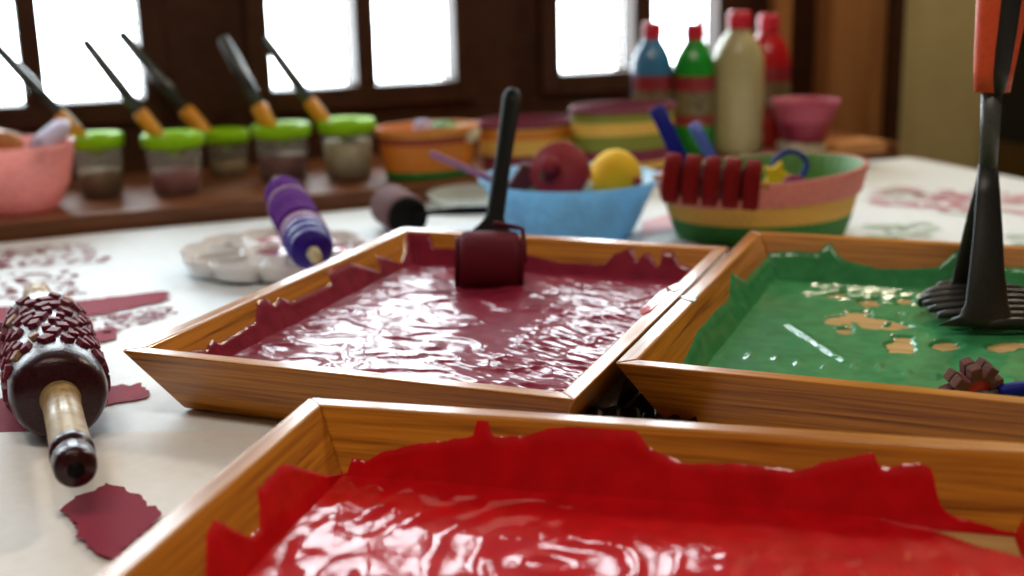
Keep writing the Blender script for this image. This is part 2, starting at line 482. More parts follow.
# faint dried prints on the far right of the cover
flecks([(868, 184), (1060, 196), (1060, 216), (868, 206)], 13, 5, 2, .75, .016)
flecks([(910, 193), (975, 196), (975, 214), (910, 208)], 6, 4, 5, .7, .010)
flecks([(875, 188), (925, 188), (925, 198), (875, 198)], 5, 3, 3, .7, .012)
flecks([(945, 204), (1000, 206), (1000, 217), (945, 216)], 5, 3, 3, .7, .012)
flecks([(868, 224), (935, 222), (935, 238), (868, 240)], 6, 3, 3, .7, .014)
flecks([(1000, 226), (1070, 226), (1070, 246), (1000, 246)], 5, 3, 3, .7, .014)
blot(pc, px([(642, 222), (668, 214), (676, 230), (640, 236)]), 2, .0004, .006)
pc = pc.build('paper_cover', ['paper', 'print', 'print_pale', 'print_green', 'print_red', 'print_mid'])
pc.location = tc; pc.rotation_euler = (0, 0, WA)
tag(pc, 'white paper cover on the work table, marked with maroon roller prints', 'paper')

# a loose sheet at the near left with a big maroon print
ls = MB()
q4 = [at(-120, 437, 0), at(255, 432, 0), at(420, 640, 0), at(-200, 700, 0)]
so = at(110, 520, 0)
ls.grid(lambda i, j: q4[0].lerp(q4[1], i / 30).lerp(q4[3].lerp(q4[2], i / 30), j / 30) - so + Vector((0, 0, .0011 + (.0016 * max(0, fbm(i * .13, j * .13, 4)) if j < 29 else 0))), 31, 31)
blot(ls, px([(60, 517), (74, 505), (110, 488), (136, 500), (163, 518), (150, 535), (112, 566), (84, 552), (72, 524)]), 1, .0036, .003, own=lambda p: p - so)
ls = ls.build('paper_sheet', ['loose_paper', 'print']); ls.location = so
tag(ls, 'loose white paper sheet at the near left with one broad maroon print', 'paper')

# ------------------------------------------------------------------ trays
HT, INS, T = .0446, .0254, .011


class Tray:
    def __init__(s, x, y, th, w, d, zp, zb, label):
        s.x, s.y, s.th, s.w, s.d, s.zp, s.zb = x, y, th, w, d, zp, zb
        s.root = thing('tray', label, 'tray', (x, y, 0), th, None)
        for side in range(4): s.panel(side)
        o0 = INS * (1 - 0 / HT) + .004
        mb = MB()
        hx, hy = w / 2 - T * .3 - INS * .9, d / 2 - T * .3 - INS * .9
        mb.box((0, 0, (.0016 + zb) / 2), (2 * hx, 2 * hy, zb - .0016)); mb.build('base', 'tray_base', s.root)

    def half(s, side): return (s.w / 2, s.d / 2) if side in (0, 2) else (s.d / 2, s.w / 2)   # along, across

    def panel(s, side):
        al, ac = s.half(side)
        z0 = .0006
        mb = MB()
        pr = [(INS * (1 - z0 / HT), z0), (0, HT), (T, HT), (T + INS * (1 - z0 / HT), z0)]     # (inset from rim edge, z)
        vs = []
        for sg in (-1, 1):
            for (o, z) in pr: vs.append(((al - o) * sg, ac - o, z))
        mb.add(vs, [(0, 1, 2, 3), (4, 7, 6, 5), (0, 4, 5, 1), (1, 5, 6, 2), (2, 6, 7, 3), (3, 7, 4, 0)], 0, False)
        o = mb.build('side_panel', 'tray', s.root, bevel=.0012)
        o.rotation_euler = (0, 0, [0, PI / 2, PI, -PI / 2][side])

    def loc(s, p):
        c, n = math.cos(s.th), math.sin(s.th); x, y = p.x - s.x, p.y - s.y
        return Vector((c * x + n * y, -n * x + c * y, p.z))

    def wallpt(s, side, a, z, off=0):
        al, ac = s.half(side); o = T + INS * (1 - z / HT) + off
        return {0: Vector((a, ac - o, z)), 1: Vector((-ac + o, a, z)), 2: Vector((a, -ac + o, z)), 3: Vector((ac - o, a, z))}[side]

    def onwall(s, side, u, v):
        d = ray(u, v); e = s.loc(EYE + Vector()); f = s.loc(EYE + d) - e
        al, ac = s.half(side)
        A = {0: (0, 1), 1: (-1, 0), 2: (0, -1), 3: (1, 0)}[side]
        # A.p = ac - T - INS + INS*z/HT
        l0 = A[0] * e.x + A[1] * e.y - INS * e.z / HT; l1 = A[0] * f.x + A[1] * f.y - INS * f.z / HT
        k = (ac - T - INS - l0) / l1; p = e + f * k
        return (p.x if side in (0, 2) else p.y), p.z

    def fill(s, name, matn, label, profs, height, bare=None, res=.0016, seed=0):
        mb = MB()
        zp = s.zp
        o = T + INS * (1 - zp / HT) - .0008
        hx, hy = s.w / 2 - o, s.d / 2 - o
        nx, ny = int(2 * hx / res), int(2 * hy / res)

        def P(i, j):
            x, y = -hx + 2 * hx * i / (nx - 1), -hy + 2 * hy * j / (ny - 1)
            e = min(hx - abs(x), hy - abs(y)); k = min(1, e / .012)
            z = zp + height(x, y) * (.25 + .75 * k) + .0012 * (1 - k) ** 2
            if bare: z -= bare(x, y)
            return Vector((x, y, z))
        mb.grid(P, nx, ny)
        for side in range(4):
            al, ac = s.half(side)
            pts = profs.get(side)
            if pts and isinstance(pts[0], tuple) and pts[0][0] == 'px': pts = [s.onwall(side, u, v) for (_, u, v) in pts]
            if not pts: pts = [(-al, zp + .006), (al, zp + .006)]
            pts = sorted(pts, key=lambda q: q[0])
            n = int(2 * al / .0015); K = 9

            def h(a):
                a += .0008 * mn.noise(Vector((a * 300, side, seed)))
                if a <= pts[0][0]: v = pts[0][1]
                elif a >= pts[-1][0]: v = pts[-1][1]
                else:
                    for (p, q) in zip(pts, pts[1:]):
                        if p[0] <= a <= q[0]:
                            t = (a - p[0]) / max(1e-6, q[0] - p[0]); v = p[1] + (q[1] - p[1]) * t; break
                v += .0007 * mn.noise(Vector((a * 160, side * 3, seed))) + .0005 * mn.noise(Vector((a * 520, side * 3, seed)))
                return min(v, HT - .0012)

            def Q(i, j):
                a = -al + 2 * al * i / (n - 1); z1 = h(a); z = zp - .002 + max(0, z1 - zp + .002) * j / (K - 1)
                lim = al - T - INS * (1 - z / HT)
                a2 = max(-lim, min(lim, a))
                th = .0009 + .00035 * fbm(a * 34, z * 120, seed) + .0004 * math.exp(-((j / (K - 1) - .85) / .1) ** 2)
                if j == K - 1: th = -.0004
                return s.wallpt(side, a2, z, max(th, .0003) if j < K - 1 else th)
            mb.grid(Q, n, K)
        p = mb.build(name, matn); p.location = (s.x, s.y, 0); p.rotation_euler = (0, 0, s.th)
        return tag(p, label, 'paint')


def pxs(*pts): return [('px', u, v) for u, v in pts]


t_m = Tray(-.033, .8832, -.382, .30, .395, .0185, .013, 'pine tray of maroon paint, the left one of the back pair')
t_g = Tray(.2725, .8336, -.3867, .30, .395, .0115, .0095, 'pine tray of green paint at the right, holding the masher')
t_r = Tray(.0411, .4646, -.25, .395, .30, .012, .0095, 'pine tray of bright red paint, nearest in the foreground')


def ridged(x, y, z, o=4): return mn.ridged_multi_fractal(Vector((x, y, z)), 1.0, 2.0, o, 1.0, 2.0)


def h_m(x, y):
    wx, wy = x + .012 * fbm(x * 16, y * 16, 21, 2), y + .012 * fbm(x * 16, y * 16, 31, 2)
    n = fbm(wx * 15, wy * 22, 1.3, 3) * .0021
    cr = 1 - abs(fbm(wx * 20, wy * 36, 7, 2)) * 2.2
    st = max(0, cr) ** 3 * .0016
    k = max(0, min(1, (x - .02) / .05))                                   # roller texture towards the right
    tx = math.sin((y * .9 + x * .35 + .004 * fbm(x * 40, y * 40, 3)) * 2 * PI / .0085) * .00055 * k * (.4 + abs(fbm(x * 30, y * 30, 9)))
    return n + st + tx + fbm(x * 80, y * 110, 5, 2) * .00012


RC = t_r.loc(at(560, 560, .012))


def h_r(x, y):
    wx, wy = x + .020 * fbm(x * 11, y * 11, 2, 2), y + .020 * fbm(x * 11, y * 11, 12, 2)
    dx, dy = wx - RC.x + .01, (wy - RC.y) * 1.15
    r = math.hypot(dx, dy)
    am = max(.25, .6 + .9 * fbm(x * 8, y * 8, 8, 2))
    sw = abs(math.sin(r * PI / .023 + 1.2 * fbm(x * 10, y * 10, 5, 2))) ** 3
    return fbm(x * 14, y * 14, 4, 3) * .0017 + (sw - .35) * .0011 * am + fbm(x * 60, y * 60, 6, 3) * .00022


GR0, GR1 = t_g.loc(at(790, 326, .0115)), t_g.loc(at(846, 362, .0115))

GF = t_g.loc(at(800, 362, .0115))


def h_g(x, y):
    near_back = (math.exp(-((y - .150) / .011) ** 2) + math.exp(-((y - .122) / .011) ** 2)) * (1 if x > -.07 else math.exp(-((x + .07) / .02) ** 2))
    tr = (abs(math.sin((x * .8 - (y - .1) * .9) * PI / .0115)) - .55) * .0052 * near_back * (.5 + .8 * abs(fbm(x * 40, y * 40, 13)))
    ax, ay = GR0.x, GR0.y; ex, ey = GR1.x - ax, GR1.y - ay; ll = ex * ex + ey * ey
    k = max(0, min(1, ((x - ax) * ex + (y - ay) * ey) / ll)); dd = math.hypot(x - ax - k * ex, y - ay - k * ey) + .002 * fbm(x * 60, y * 60, 11)
    tr += .0016 * math.exp(-(dd / .0032) ** 2)
    fy = y - GF.y
    tr += max(0, math.sin(x * 2 * PI / .017 + 2 * fbm(x * 20, 0, 4))) ** 3 * .0013 * math.exp(-((fy + .006 * math.sin(x * 90)) / .007) ** 2)
    return fbm(x * 14, y * 14, 3, 3) * .0006 + tr + fbm(x * 60, y * 60, 1, 3) * .0003


gb = [(860, 318, 44, 10), (905, 345, 26, 11), (870, 302, 14, 5), (945, 345, 22, 6), (905, 300, 14, 5), (1010, 345, 34, 8), (900, 325, 20, 6), (835, 295, 18, 4), (845, 330, 14, 5)]
gbl = []
for (u, v, a, b) in gb:
    c = t_g.loc(at(u, v, .0115)); e = t_g.loc(at(u + a, v, .0115)); g = t_g.loc(at(u, v + b, .0115))
    gbl.append((c, (e - c), (g - c)))


def bare_g(x, y):
    m = -9
    for (c, e, g) in gbl:
        dx, dy = x - c.x, y - c.y
        det = e.x * g.y - e.y * g.x
        s = (dx * g.y - dy * g.x) / det; t = (e.x * dy - e.y * dx) / det
        m = max(m, 1 - math.hypot(s, t))
    m += .55 * fbm(x * 60, y * 60, 9, 4)
    return max(0, min(1, (m - .15) * 3)) * .0032


rb0 = t_r.loc(at(1024, 505, .012)); rb1 = t_r.loc(at(930, 500, .012))


def bare_r(x, y):
    hx, hy = t_r.w / 2 - T - INS, t_r.d / 2 - T - INS
    # the paint draws back from the far right corner
    d = (hx - x) * .5 + (hy - y) * 1.0
    d += .006 * fbm(x * 20, y * 20, 3)
    return max(0, min(1, (.019 - d) / .004)) * .005 if x > 0 else 0


t_m.fill('maroon_paint', 'maroon_paint', 'glossy maroon paint pooled and smeared inside the left back tray', {
    0: pxs((403, 229), (430, 231), (434, 247), (458, 248), (462, 237), (524, 240), (527, 254), (560, 262), (605, 264), (615, 253), (632, 246), (638, 260), (646, 251), (650, 252), (656, 262), (658, 268), (661, 262), (663, 249), (674, 251), (678, 262), (690, 266), (697, 267), (712, 268)),
    1: pxs((141, 349), (165, 352), (205, 349), (211, 338), (218, 343), (255, 320), (258, 292), (265, 296), (272, 305), (278, 296), (290, 301), (320, 288), (331, 281), (326, 270), (350, 262), (376, 254), (381, 272), (400, 263), (404, 250), (405, 232)),
    2: [(-.15, .026), (-.08, .024), (.0, .028), (.05, .034), (.15, .026)], 3: [(-.2, .028), (0, .034), (.1, .026), (.2, .034)]}, h_m, seed=1)
def rim_stain(tr, mt, lab, pts):
    mb = MB(); q = [tr.loc(at(u, v, HT)) for u, v in pts]; n = len(q)
    mb.add([(p.x, p.y, HT + .0001) for p in q] + [(p.x, p.y, HT + .0006) for p in q], [list(range(n))[::-1], list(range(n, 2 * n))] + [(k, (k + 1) % n, n + (k + 1) % n, n + k) for k in range(n)], 0, False)
    o = mb.build('paint_stain', mt, tr.root); o['label'] = lab


rim_stain(t_m, 'red_paint', 'red stain on the rim', [(640, 312), (645, 306), (658, 294), (666, 289), (667, 294), (660, 302), (650, 312), (643, 315)])
rim_stain(t_m, 'green_paint', 'green stain on the rim', [(668, 288), (677, 284), (681, 288), (674, 292)])
rim_stain(t_g, 'green_paint', 'green stain on the rim', [(680, 297), (690, 295), (696, 298), (695, 302), (686, 300)])
t_g.fill('green_paint', 'green_paint', 'glossy green paint in the right tray with bare patches showing', {
    0: pxs((752, 262), (771, 251), (795, 250), (818, 252), (826, 243), (832, 242), (836, 252), (846, 260), (880, 268), (920, 268), (938, 266), (950, 254), (960, 248), (985, 248), (988, 265), (1024, 267), (1080, 270)),
    1: pxs((640, 390), (683, 362), (697, 330), (717, 308), (728, 299), (730, 270), (745, 280), (752, 271), (760, 264))}, h_g, bare_g, seed=2)
t_r.fill('red_paint', 'red_paint', 'thick glossy red paint swirled in the foreground tray', {
    0: pxs((350, 472), (352, 457), (366, 460), (381, 452), (408, 444), (446, 439), (474, 434), (477, 416), (488, 416), (493, 435), (525, 434), (549, 426), (586, 423), (614, 419), (634, 424), (638, 430), (649, 446), (685, 462), (741, 462), (797, 469), (825, 460), (874, 450), (879, 466), (886, 465), (920, 461), (931, 466), (934, 476), (938, 500), (950, 514), (1010, 532)),
    1: pxs((204, 590), (205, 532), (212, 517), (249, 536), (259, 527), (257, 487), (282, 461), (318, 472), (324, 474), (345, 474))}, h_r, bare_r, seed=3)

# ------------------------------------------------------------------ big texture roller on the left
p0, p1 = at(76, 470, .0305), at(37, 294, .0305)
d = (p1 - p0); L = d.length
rr = thing('texture_roller', 'maroon-crusted texture roller with two pale wooden handles lying at the left', 'roller', (*(p0.lerp(p1, .5)).xy, 0), 0)
ta, tb_ = .30, .74                               # where the drum sits along the axis
q0, q1 = p0.lerp(p1, ta), p0.lerp(p1, tb_)
DR = .0284
MB().rod(q0, q1, [(0, DR * .80), (.03, DR * .93), (.08, DR), (.92, DR), (.97, DR * .93), (1, DR * .80)], 56, 0, [1, 1, 1, 0, 1, 1][:5] + [1]).build('drum', ['roller_rubber', 'dark_end'], rr, True)
for (a, b, nm) in ((p0, q0.lerp(q1, .02), 0), (p1, q1.lerp(q0, .02), 1)):
    hp = [(0, .0092), (.03, .0108), (.12, .0114), (.13, .0102), (.17, .0102), (.18, .0116), (.24, .0116), (.25, .0108), (.6, .0106), (.9, .0108), (1, .0122)]
    hd = MB().rod(a, b, hp, 32, 0, [0] * 10 if nm else [1, 1, 1, 1, 1, 1, 0, 0, 0, 0]); ho = hd.build('handle', ['handle_wood', 'dark_end'], rr, True)
    ax = (b - a).normalized()
    MB().rod(a - ax * .0004, a + ax * .001, [(0, .0044), (1, .0042)], 18).build('axle_hole', 'black_plastic', ho, True)
ch = MB()
ax = (q1 - q0).normalized(); X = ax.to_track_quat('Z', 'Y').to_matrix(); DL = (q1 - q0).length
for row in range(9):
    n = 17
    for k in range(n):
        if random.random() < .16: continue
        th = 2 * PI * (k + .5 * (row % 2) + random.uniform(-.2, .2)) / n
        z = DL * (.14 + .74 * (row + .5 + random.uniform(-.12, .12)) / 9)
        Rm = X @ Matrix.Rotation(th, 3, 'Z') @ Matrix.Rotation(random.uniform(-.6, .6), 3, 'X') @ Matrix.Rotation(random.uniform(-.12, .12), 3, 'Z')
        c = q0 + X @ Vector((DR * math.cos(th), DR * math.sin(th), z)) + (X @ Vector((math.cos(th), math.sin(th), 0))) * .0008
        ch.box(c, (.0042, .0086 * random.uniform(.6, 1.05), DL * .052 * random.uniform(.7, 1.05)), 1 if random.random() < .12 else 0, Rm)
ch.build('raised_pattern', ['roller_chip', 'bare_chip'], rr, True, bevel=.0006)

# ------------------------------------------------------------------ flower palette behind the maroon tray
pcn = at(275, 262, .004)
pr = thing('paint_palette', 'white flower-shaped palette with wells of red and dark paint', 'palette', (pcn.x, pcn.y, 0), .3)
PR = .088
NP = 10


def pal(i, j):
    th = 2 * PI * i / 160; r = j / 40
    lobe = 1 - .13 * (1 - abs(math.sin(NP / 2 * th))) ** 2
    R = PR * r * lobe
    w = abs(math.sin(NP / 2 * th + PI / 2 * 0))
    # wells between the radial ribs, an inner round well
    rib = max(0, 1 - abs(math.sin(NP / 2 * th)) * r * 9)
    z = .004
    if r < .34: z = .005
    elif r < .39: z = .017
    elif r < .93: z = .005 + .013 * rib
    else: z = .005 + .015 * ((r - .93) / .07)
    return Vector((R * math.cos(th), R * math.sin(th), z))


pb = MB().grid(pal, 161, 41)


def pal2(i, j):
    th = 2 * PI * i / 160; lobe = 1 - .13 * (1 - abs(math.sin(NP / 2 * th))) ** 2
    R = [PR * lobe, (PR + .002) * lobe, (PR - .004) * lobe, (PR - .016) * lobe, .001][j]; z = [.020, .0198, .011, .001, .001][j]
    return Vector((R * math.cos(th), R * math.sin(th), z))


pb.grid(pal2, 161, 5); pb.build('body', 'white_plastic', pr)
for (ang, r, mt, sz) in ((105, .060, 'print_red', .018), (70, .060, 'maroon_paint', .018), (20, .062, 'maroon_paint', .018), (60, .01, 'maroon_paint', .026), (150, .058, 'dark_end', .012), (-5, .060, 'red_paint', .016), (38, .062, 'maroon_paint', .014), (-40, .055, 'maroon_paint', .014)):
    a = math.radians(ang) - .3
    m2 = MB(); pts = [(r * math.cos(a), r * math.sin(a), .0175)]
    for k in range(20):
        b = 2 * PI * k / 20; q = sz * (.85 + .25 * mn.noise(Vector((b * 1.5, ang, 0)))); pts.append((r * math.cos(a) + q * math.cos(b), r * math.sin(a) + q * math.sin(b), .013))
    m2.add(pts, [(0, k + 1, (k + 1) % 20 + 1) for k in range(20)]); m2.build('paint_blob', mt, pr)

# ------------------------------------------------------------------ purple roller lying across the palette
p0, p1 = at(316, 258, .041), at(278, 183, .072)
pu = thing('roller', 'purple painted roller lying across the white flower palette', 'roller', (*p0.lerp(p1, .5).xy, 0), 0)
Lr = (p1 - p0).length
MB().rod(p0, p1, [(0, .0055), (.06, .006), (.061, .004), (.86, .004), (.861, .0085), (.97, .0092), (1, .0065)], 24).build('core', 'ivory', pu, True)


def lp(t): return p0.lerp(p1, t)


MB().rod(lp(.06), lp(.24), [(0, .010), (.12, .0172), (.3, .019), (.36, .0165), (.44, .0195), (.62, .020), (.68, .0175), (.76, .0205), (1, .0202)], 40).build('paint_cap', 'indigo', pu, True)
MB().rod(lp(.24), lp(.31), [(0, .0195), (.2, .0208), (.8, .0208), (1, .0195)], 40).build('band', 'mauve', pu, True)
sl = [(0, .0195), (.08, .0205), (.2, .0200), (.22, .0193), (.3, .0205), (.5, .0208), (.52, .0197), (.58, .0202), (.62, .0192), (.64, .0200), (.85, .0188), (.93, .0165), (1, .011)]
MB().rod(lp(.31), lp(.90), sl, 44).build('sleeve', 'purple', pu, True)
MB().rod(lp(.63), lp(.65), [(0, .0211), (1, .0211)], 40).build('band', 'mauve', pu, True)

# ------------------------------------------------------------------ foam roller and clear dish behind the maroon tray
rc = at(405, 232, 0)
fb = at(408, 217, .0235); fa = fb + Vector((-.026, .075, 0)); fa.z = fb.z = .0235
fo = thing('foam_roller', 'dull maroon foam roller lying behind the maroon tray', 'roller', (*fa.lerp(fb, .5).xy, 0), 0)
MB().rod(fa, fb, [(0, .019), (.04, .022), (.1, .0232), (.9, .0232), (.96, .022), (1, .0205)], 40).build('foam_sleeve', 'foam_brown', fo, True)
dv = (fb - fa).normalized()
MB().rod(fb - dv * .002, fb + dv * .0025, [(0, .021), (.6, .021), (1, .017)], 32).build('end_cap', 'black_plastic', fo, True)
hp1 = fb + dv * .002
MB().tube([hp1, hp1 + Vector((.012, -.002, .004)), hp1 + Vector((.03, .004, .004)), hp1 + Vector((.05, .02, .002)), hp1 + Vector((.105, .03, .0))], [.003, .003, .003, .0045, .0045], 12).build('handle', 'black_plastic', fo, True)

dc = at(470, 210, 0)
ds = thing('dish', 'shallow clear plastic dish behind the maroon tray', 'dish', (dc.x + .005, dc.y + .028, 0), 0)
MB().lathe([(.001, .001), (.038, .001), (.046, .006), (.054, .016), (.056, .0165), (.0565, .0155), (.049, .005), (.04, -.0) if 0 else (.041, .0004), (.001, .0004)], 56).build('body', 'clear', ds)

# ------------------------------------------------------------------ brayer standing in the maroon tray
bc = t_m
ra, rb = at(461, 268, .040), at(520, 269, .040)
rc_y = 1.012
ra, rb = aty(460, 261, rc_y), aty(519, 262, rc_y)
br = thing('paint_roller', 'maroon-coated roller with a flat black handle standing in the maroon tray', 'roller', (*ra.lerp(rb, .5).xy, .0185), 0)
rad = .0252
MB().rod(ra, rb, [(0, rad * .86), (.04, rad * .96), (.10, rad), (.5, rad * 1.01), (.9, rad), (.96, rad * .96), (1, rad * .86)], 48).build('sleeve', 'foam_maroon', br, True)
dv = (rb - ra).normalized()
for (e, sg) in ((rb, 1), (ra, -1)):
    MB().rod(e + dv * sg * .0008, e + dv * sg * .004, [(0, rad * .8), (1, rad * .8)], 32).build('end_plate', 'foam_maroon', br, True)
mid = ra.lerp(rb, .5)
fmb = MB()
# frame: two arms down to the axle and a cross bar above the sleeve
top = mid + Vector((0, .004, rad + .005))
q = rb + dv * .0045
fmb.tube([q, Vector((q.x, q.y + .002, q.z + rad * .6)), Vector((q.x - .001, q.y + .004, q.z + rad + .002)), Vector((q.x - .006, q.y + .006, q.z + rad + .003)), top + Vector((.004, .004, 0))], [(.002, .004)] * 5, 10)
fmb.build('frame', 'foam_maroon', br, True)
ht_ = aty(513, 90, 1.135); hb_ = aty(492, 238, 1.028)
up = Vector((0, -1, .3))
hpts = [hb_ + Vector((-.001, -.003, -.006)), hb_ + Vector((0, 0, .001)), hb_.lerp(ht_, .05), hb_.lerp(ht_, .10), hb_.lerp(ht_, .14), hb_.lerp(ht_, .5), hb_.lerp(ht_, .9), hb_.lerp(ht_, .97), ht_]
hw = [(.003, .0215), (.0036, .020), (.004, .0155), (.0045, .010), (.005, .0078), (.0052, .0072), (.0055, .0082), (.005, .0078), (.0035, .005)]
ho = MB().tube(hpts, hw, 24, flat=up).build('handle', 'black_plastic', br, True)
MB().rod(hb_.lerp(ht_, .955) + Vector((0, -.0075, -.003)), hb_.lerp(ht_, .955) + Vector((0, -.0035, -.0016)), [(0, .0028), (1, .0028)], 16).build('hang_hole', 'grey_nylon', ho, True)

# ------------------------------------------------------------------ blue bowl and what lies in it
bx, by = .062, 1.292
bb = thing('bowl', 'light blue translucent plastic bowl behind the maroon tray', 'bowl', (bx, by, 0), 0)
bh = .060
prof = [(.001, .001), (.064, .001), (.067, .004), (.080, .032), (.0905, bh - .004), (.0935, bh), (.0945, bh), (.0945, bh - .003), (.092, bh - .004)]
inner = [(.0895, bh - .006), (.078, .032), (.065, .0045), (.001, .0035)]
MB().lathe(prof + inner, 72).build('body', 'blue_bowl', bb)

# red knobbed stamp
sc = aty(560, 172, 1.27)
axv = (Vector((-.22, -.80, .42))).normalized()
st = thing('stamp', 'dark red round foam stamp with a small knob, lying in the blue bowl', 'stamp', sc - Vector((0, 0, .02)), 0)
MB().rod(sc - axv * .014, sc + axv * .008, [(0, .029), (.05, .0302), (.9, .0305), (1, .0295)], 44).build('disc', 'stamp_red', st, True)
kp = sc + axv * .008 + Vector((-.007, 0, .002))
MB().rod(kp, kp + axv * .016, [(0, .0105), (.85, .0100), (1, .0088)], 6).build('knob', 'stamp_red', st, True)
MB().rod(sc - axv * .022, sc - axv * .014, [(0, .027), (1, .0285)], 40).build('backing', 'amber', st, True)

# yellow sponge ball
yc = aty(615, 176, 1.31)
mbs = MB().lathe([(.001, -.030), (.014, -.028), (.024, -.018), (.0285, -.004), (.027, .008), (.021, .018), (.012, .0255), (.004, .028), (.0005, .0285)], 40, X=Matrix.Rotation(.12, 3, 'Y'), wob=lambda a, z: .02 * math.sin(3 * a + z * 60))
ye = mbs.build('sponge', ['yellow']); ye.location = yc
ys = thing('sponge', 'yellow pear-shaped sponge with a red spot, lying in the blue bowl', 'sponge', yc - Vector((0, 0, .03)), 0)
ye.location = (0, 0, .03); ye.parent = ys; ye.name = 'sponge_body'
sp = aty(638, 181, 1.289)
MB().lathe([(.0005, .005), (.003, .004), (.0048, .0), (.003, -.004), (.0005, -.005)], 18, c=sp).build('red_spot', 'print_red', ys, True)

# brown and olive bits, mauve stick
q = aty(524, 179, 1.28)
o = MB().box((0, 0, 0), (.022, .012, .03), 0, Matrix.Rotation(.6, 3, 'Y')).build('foam_block', 'brown_bit', None, bevel=.003); o.location = q
tag(o, 'brown foam block leaning at the left inside of the blue bowl', 'foam block')
q = aty(537, 186, 1.265)
o = MB().tube([q + Vector((-.014, .0, -.015)), q + Vector((.0, .002, .0)), q + Vector((.012, .004, .018))], [(.004, .005)] * 3, 12).build('stick', 'olive_bit')
tag(o, 'short olive stick beside the red stamp in the blue bowl', 'stick')
a, b = aty(430, 153, 1.29), aty(512, 188, 1.295)
o = MB().tube([a, a.lerp(b, .04), a.lerp(b, .5), b], [(.002, .002), (.0035, .004), (.0035, .0045), (.0035, .005)], 14).build('spreader', 'mauve')
tag(o, 'mauve plastic stick poking left out of the blue bowl', 'stick')
q = aty(585, 186, 1.265)
o = MB().lathe([(.0005, .008), (.006, .006), (.009, 0), (.007, -.006), (.0005, -.008)], 20, c=q).build('bead', 'ivory')
tag(o, 'small ivory bead between red stamp and yellow sponge', 'bead')

# ------------------------------------------------------------------ striped basket and what lies in it
kx, ky = .2555, 1.268
bk = thing('basket', 'round wicker basket striped green, yellow and pink, right of the blue bowl', 'basket', (kx, ky, 0), 0)
RB = .083


def weave(a, z): return .010 * math.cos(a * 64) * (1 if int(z / .006) % 2 else -1)


def pinkweave(a, z): return .012 * abs(math.cos(a * 48))


BH = .067


def tilt(mb):                                     # the hand-woven rim stands higher at the right
    for p in mb.v: p.z += p.x * .07 * max(0, p.z / BH)
    return mb


zs = [.001 + k * .0018 for k in range(26)]
prof = [(.001, .001)] + [(.084 + .018 * (z / .06) ** .85, z) for z in zs]
mis = [0] + [0 if z < .021 else 1 for z in zs[:-1]]
tilt(MB().lathe(prof, 256, 1, .86, 0, mis, weave)).build('body', ['bk_dgreen', 'bk_yellow'], bk)
rp = [(.0985, .042), (.1, .0432), (.103, .057), (.105, BH - .002), (.1045, BH), (.1015, BH)]
tilt(MB().lathe(rp, 384, 1, .86, 0, None, pinkweave)).build('rim_band', 'bk_pink', bk)
ip = [(.1015, BH), (.0975, BH - .004), (.092, .04), (.081, .012), (.001, .004)]
tilt(MB().lathe(ip, 160, 1, .86, 0, None, lambda a, z: .006 * math.cos(a * 48))).build('lining', 'bk_green', bk)

# ribbed roller of five discs on the rim
d0, d1 = aty(672, 178, 1.166), aty(752, 185, 1.150)
fr = thing('ribbed_roller', 'brick red roller of five thick foam discs lying on the basket rim', 'roller', d0.lerp(d1, .5) - Vector((0, 0, .023)), 0)
dv = (d1 - d0).normalized()
MB().rod(d0 - dv * .020, d1 + dv * .016, [(0, .001), (.1, .003), (.14, .0045), (.85, .0045), (1, .003)], 18).build('axle', 'amber', fr, True)
for k in range(5):
    c = d0.lerp(d1, k / 4)
    MB().rod(c - dv * .0075, c + dv * .0075, [(0, .021), (.1, .0235), (.9, .0235), (1, .021)], 40).build('disc', 'brick_red', fr, True)
MB().rod(d0, d1, [(0, .016), (1, .016)], 28).build('core', 'dark_red', fr, True)


def spatula(name, label, a, b, mt, wa, wb):
    t = thing(name, label, 'spatula', b, 0)
    MB().tube([a, a.lerp(b, .03), a.lerp(b, .25), a.lerp(b, .5), b], [(.0015, wa * .6), (.0025, wa), (.0025, wa * .96), (.0025, (wa + wb) / 2), (.0025, wb)], 16, flat=(0, -1, .2)).build('handle', mt, t, True)
    return t


t = spatula('spatula', 'royal blue plastic spatula standing up at the left of the striped basket', aty(656, 107, 1.26), aty(690, 180, 1.24), 'royal_blue', .0082, .0076)
a = aty(684, 160, 1.243); b = aty(700, 204, 1.235)
MB().tube([a, b], [(.002, .006), (.002, .012)], 14, flat=(0, -1, .2)).build('blade', 'royal_blue', t, True)
t = spatula('spatula', 'paler blue spatula standing behind the ribbed roller in the basket', aty(693, 123, 1.32), aty(722, 178, 1.30), 'light_blue', .0065, .0055)
a = aty(717, 168, 1.302); b = aty(732, 196, 1.29)
MB().tube([a, b], [(.002, .005), (.002, .011)], 14, flat=(0, -1, .2)).build('blade', 'light_blue', t, True)

# blue loop cutter, plum knob, yellow bit, white piece
cc = aty(790, 166, 1.26)
lt = thing('cutter', 'dark blue loop-handled cutter lying in the striped basket', 'cutter', cc - Vector((0, 0, .02)), 0)
pts = []
for k in range(33):
    th = 2 * PI * k / 32; pts.append(cc + Vector((.0165 * math.cos(th) - .002 * math.sin(th), .006 * math.sin(th), .0135 * math.sin(th) + .003 * math.cos(th))))
MB().tube(pts, [(.0025, .0028)] * 33, 12).build('loop', 'royal_blue', lt, True)
e = aty(765, 190, 1.235)
MB().tube([cc + Vector((-.014, 0, -.006)), cc + Vector((-.022, -.004, -.014)), e + Vector((0, 0, -.006))], [(.003, .004), (.003, .005), (.003, .006)], 12).build('blade', 'royal_blue', lt, True)
kc = aty(794, 184, 1.20)
o = thing('knob', 'plum foam knob at the basket front beside the ribbed roller', 'knob', kc - Vector((0, 0, .012)), 0)
MB().lathe([(.0005, .0085), (.006, .008), (.0105, .004), (.0118, -.002), (.010, -.008), (.0005, -.010)], 28, c=(0, 0, .012)).build('cap', 'knob_purple', o)
